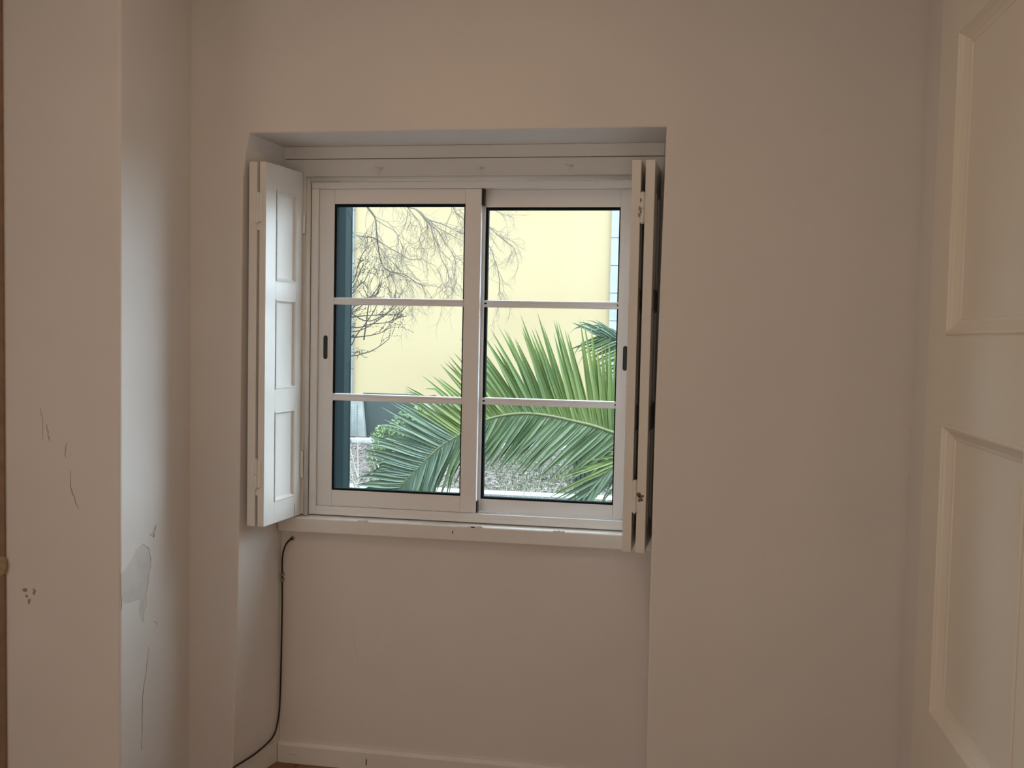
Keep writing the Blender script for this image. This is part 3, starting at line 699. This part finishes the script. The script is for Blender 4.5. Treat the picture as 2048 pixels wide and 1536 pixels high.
def frond(rach, r0, nl, upper, lower, mats, individual=True, wid=.028, seed=0, jit=.06):
    """rach: 3D points base->tip; upper/lower tables of (t, dx, dy, dz) for leaflet vectors"""
    random.seed(seed)
    sp = smooth_path(rach, 8); n = len(sp)
    b = MB(); b.tube(sp, [r0*(1-.75*i/n) for i in range(n)], 7)
    fo = b.build('frond', RACHIS, pm, smooth=True, xf=pi_)
    cum = [0]
    for i in range(1, n): cum.append(cum[-1]+(sp[i]-sp[i-1]).length)
    T = cum[-1]
    def at(t):
        s = t*T
        for i in range(1, n):
            if cum[i] >= s:
                u = (s-cum[i-1])/(cum[i]-cum[i-1]+1e-9); return sp[i-1].lerp(sp[i], u)
        return sp[-1]
    ribs = MB()
    for sidei, tab in ((0, upper), (1, lower)):
        acc = MB()
        t0 = tab[0][0]; t1 = tab[-1][0]
        for k in range(nl):
            t = t0+(t1-t0)*(k+random.uniform(-.2, .2))/nl
            t = max(0, min(1, t)); v = Vector(lerp_tab(tab, t))
            L = v.length*random.uniform(.85, 1.12)
            v = (v.normalized()+Vector((random.gauss(0, jit), random.gauss(0, jit), random.gauss(0, jit)))).normalized()*L
            p = at(t); bend = random.uniform(.0, .10) if sidei == 0 else random.uniform(-.02, .10)
            nrm = Vector((random.uniform(-.3, .3), -1, .25+random.uniform(-.3, .3))).normalized()
            a_ = MB() if individual else acc
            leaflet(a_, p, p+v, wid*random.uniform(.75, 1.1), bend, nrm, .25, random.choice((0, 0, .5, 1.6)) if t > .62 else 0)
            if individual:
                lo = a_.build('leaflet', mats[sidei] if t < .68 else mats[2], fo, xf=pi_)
                lo.data.materials.append(MIDRIB)
                for f_ in range(a_.rib[0][0], a_.rib[0][1]): lo.data.polygons[f_].material_index = 1
        if not individual: acc.build('leaflets', mats[sidei], fo, kind='stuff', xf=pi_)
    return fo
K = 5.58/1900
def tv(t, dx, dy, dep): return (t, dx*K, dep, -dy*K)
# main frond
R1 = [(.17, 2.62, .80), (.02, 2.62, .90), (-.12, 2.61, .950), (-.272, 2.6, .993), (-.404, 2.6, 1.033), (-.522, 2.6, 1.058), (-.671, 2.6, 1.085), (-.82, 2.6, 1.095), (-.97, 2.59, 1.075), (-1.09, 2.58, 1.032),
      (-1.226, 2.57, .946), (-1.333, 2.56, .872), (-1.455, 2.55, .746), (-1.562, 2.54, .634), (-1.64, 2.53, .56), (-1.72, 2.53, .47)]
U1 = [tv(.10, 25, -190, .05), tv(.22, 0, -200, .05), tv(.30, -50, -205, .05), tv(.38, -75, -195, .05), tv(.47, -95, -165, .05), tv(.55, -110, -125, .04), tv(.62, -122, -95, .03), tv(.70, -130, -62, .02),
      tv(.77, -132, -42, 0), tv(.84, -118, -22, 0), tv(.90, -100, 5, 0), tv(.96, -80, 25, 0), tv(1.0, -60, 45, 0)]
L1 = [tv(.10, -95, 90, -.10), tv(.22, -105, 92, -.10), tv(.30, -102, 98, -.10), tv(.38, -92, 108, -.10), tv(.47, -78, 112, -.08), tv(.55, -62, 112, -.07), tv(.62, -50, 118, -.06), tv(.70, -38, 125, -.05),
      tv(.78, -22, 125, -.05), tv(.86, -22, 115, -.05), tv(.93, -22, 90, -.04), tv(1.0, -22, 60, -.04)]
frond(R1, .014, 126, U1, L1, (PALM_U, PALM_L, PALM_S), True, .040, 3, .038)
# second frond rising behind, its tip crossing the top corner
R2 = [(.19, 2.72, .82), (.12, 2.80, 1.05), (.0, 2.85, 1.28), (-.14, 2.88, 1.44), (-.28, 2.90, 1.53), (-.42, 2.90, 1.565)]
U2 = [tv(.2, -60, -110, 0), tv(.5, -75, -85, 0), tv(.75, -85, -65, 0), tv(1, -70, -30, 0)]
L2 = [tv(.2, -110, 40, 0), tv(.5, -110, 30, 0), tv(.75, -95, 40, 0), tv(1, -70, 25, 0)]
frond(R2, .010, 36, U2, L2, (PALM_S, PALM_L, PALM_S), False, .026, 5, .05)
# third, low frond sweeping down to the right corner of the glass
R3 = [(.17, 2.55, .78), (.02, 2.50, .90), (-.15, 2.46, .90), (-.28, 2.42, .83), (-.39, 2.40, .70), (-.46, 2.38, .56)]
U3 = [tv(.25, -120, 10, -.05), tv(.5, -130, 45, -.05), tv(.8, -100, 60, -.05), tv(1, -60, 60, 0)]
L3 = [tv(.25, -80, 100, -.05), tv(.5, -60, 90, -.05), tv(.8, -40, 80, -.05), tv(1, -30, 70, 0)]
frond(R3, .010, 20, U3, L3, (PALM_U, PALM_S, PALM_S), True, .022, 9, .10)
# further fronds of the crown, mostly hidden behind the window frame
for k, (ax, ay, az) in enumerate(((.9, .1, .8), (.7, .8, .9), (.2, 1.0, 1.1), (.6, -.7, .7))):
    Rk = [(PX, PY, .80), (PX+ax*.3, PY+ay*.3, .80+az*.5), (PX+ax*.8, PY+ay*.8, .8+az*.7), (PX+ax*1.3, PY+ay*1.3, .8+az*.45)]
    d = Vector((ax, ay, 0)).normalized(); q = Vector((-d.y, d.x, 0))
    Uk = [(t, *(d*.25+q*.35+Vector((0, 0, .08)))) for t in (.2, .9)]; Lk = [(t, *(d*.25-q*.35+Vector((0, 0, .08)))) for t in (.2, .9)]
    frond(Rk, .012, 34, Uk, Lk, (PALM_U, PALM_L, PALM_S), False, .024, 20+k)
random.seed(11)

# ------------------------------------------------------------------ dry stalks and weeds by the low wall
def tuft(name, x, y, z, n, h, m, label, cat, lean=(0, 0), spread=.12, w=.004):
    o = empty(name, (x, y, z)); tag(o, label, cat)
    b = MB()
    for i in range(n):
        bx_, by_ = random.gauss(0, spread*.5), random.gauss(0, spread*.25)
        hh = h*random.uniform(.4, 1.1); lx = lean[0]*hh+random.gauss(0, .35)*hh; ly = random.gauss(0, .2)*hh
        p0 = Vector((bx_, by_, 0)); p1 = p0+Vector((lx*.4, ly*.4, hh*.6)); p2 = p0+Vector((lx, ly, hh))
        b.tube([p0, p1, p2], [w*.5, w*.45, w*.15], 3, False)
    b.build('stalks', m, o, kind='stuff'); return o
tuft('dry_grass', -1.93, 3.3, .0, 60, .78, DRY, 'pale dry grass stalks beside the green shutter', 'grass', (.25, 0), .22, .011)
tuft('dry_grass', -1.03, 3.15, .0, 34, .62, DRY, 'sparse pale dry stalks just beyond the middle mullion', 'grass', (0, 0), .5, .009)
def weed(x, y, h, n, label):
    o = empty('weed', (x, y, 0)); tag(o, label, 'plant'); b = MB(); st = MB()
    for k in range(n):
        tip = Vector((random.gauss(0, .13), random.gauss(0, .05), h*random.uniform(.75, 1.05)))
        st.tube([(tip.x*.2, tip.y*.2, 0), (tip.x*.6, tip.y*.6, tip.z*.6), tip], [.004, .003, .0015], 4)
        for j in range(5):
            t = .55+.45*j/4; p = Vector((tip.x*t, tip.y*t, tip.z*t)); a = random.uniform(0, 6.28)
            d = Vector((math.cos(a), math.sin(a)*.5, .3))*random.uniform(.03, .055); s_ = Vector((-d.y, 0, d.x)).normalized()*.013
            b.add([p, p+d*.5+s_, p+d, p+d*.5-s_], [(0, 1, 2, 3)])
    st.build('stem', WEED, o); b.build('leaves', WEED, o, kind='stuff')
weed(-.38, 3.25, .50, 26, 'yellow-green weed sprouting before the dark ribbed box')
weed(-.62, 3.30, .47, 12, 'small yellow-green weed tuft poking up mid-way along the low white wall')
weed(-1.86, 3.30, .47, 8, 'small green weed at the foot of the green shutter edge')
tuft('dry_grass', -.45, 3.2, .0, 46, .56, DRY, 'tangle of pale dry stems around the weed by the glass corner', 'grass', (.2, 0), .5, .009)
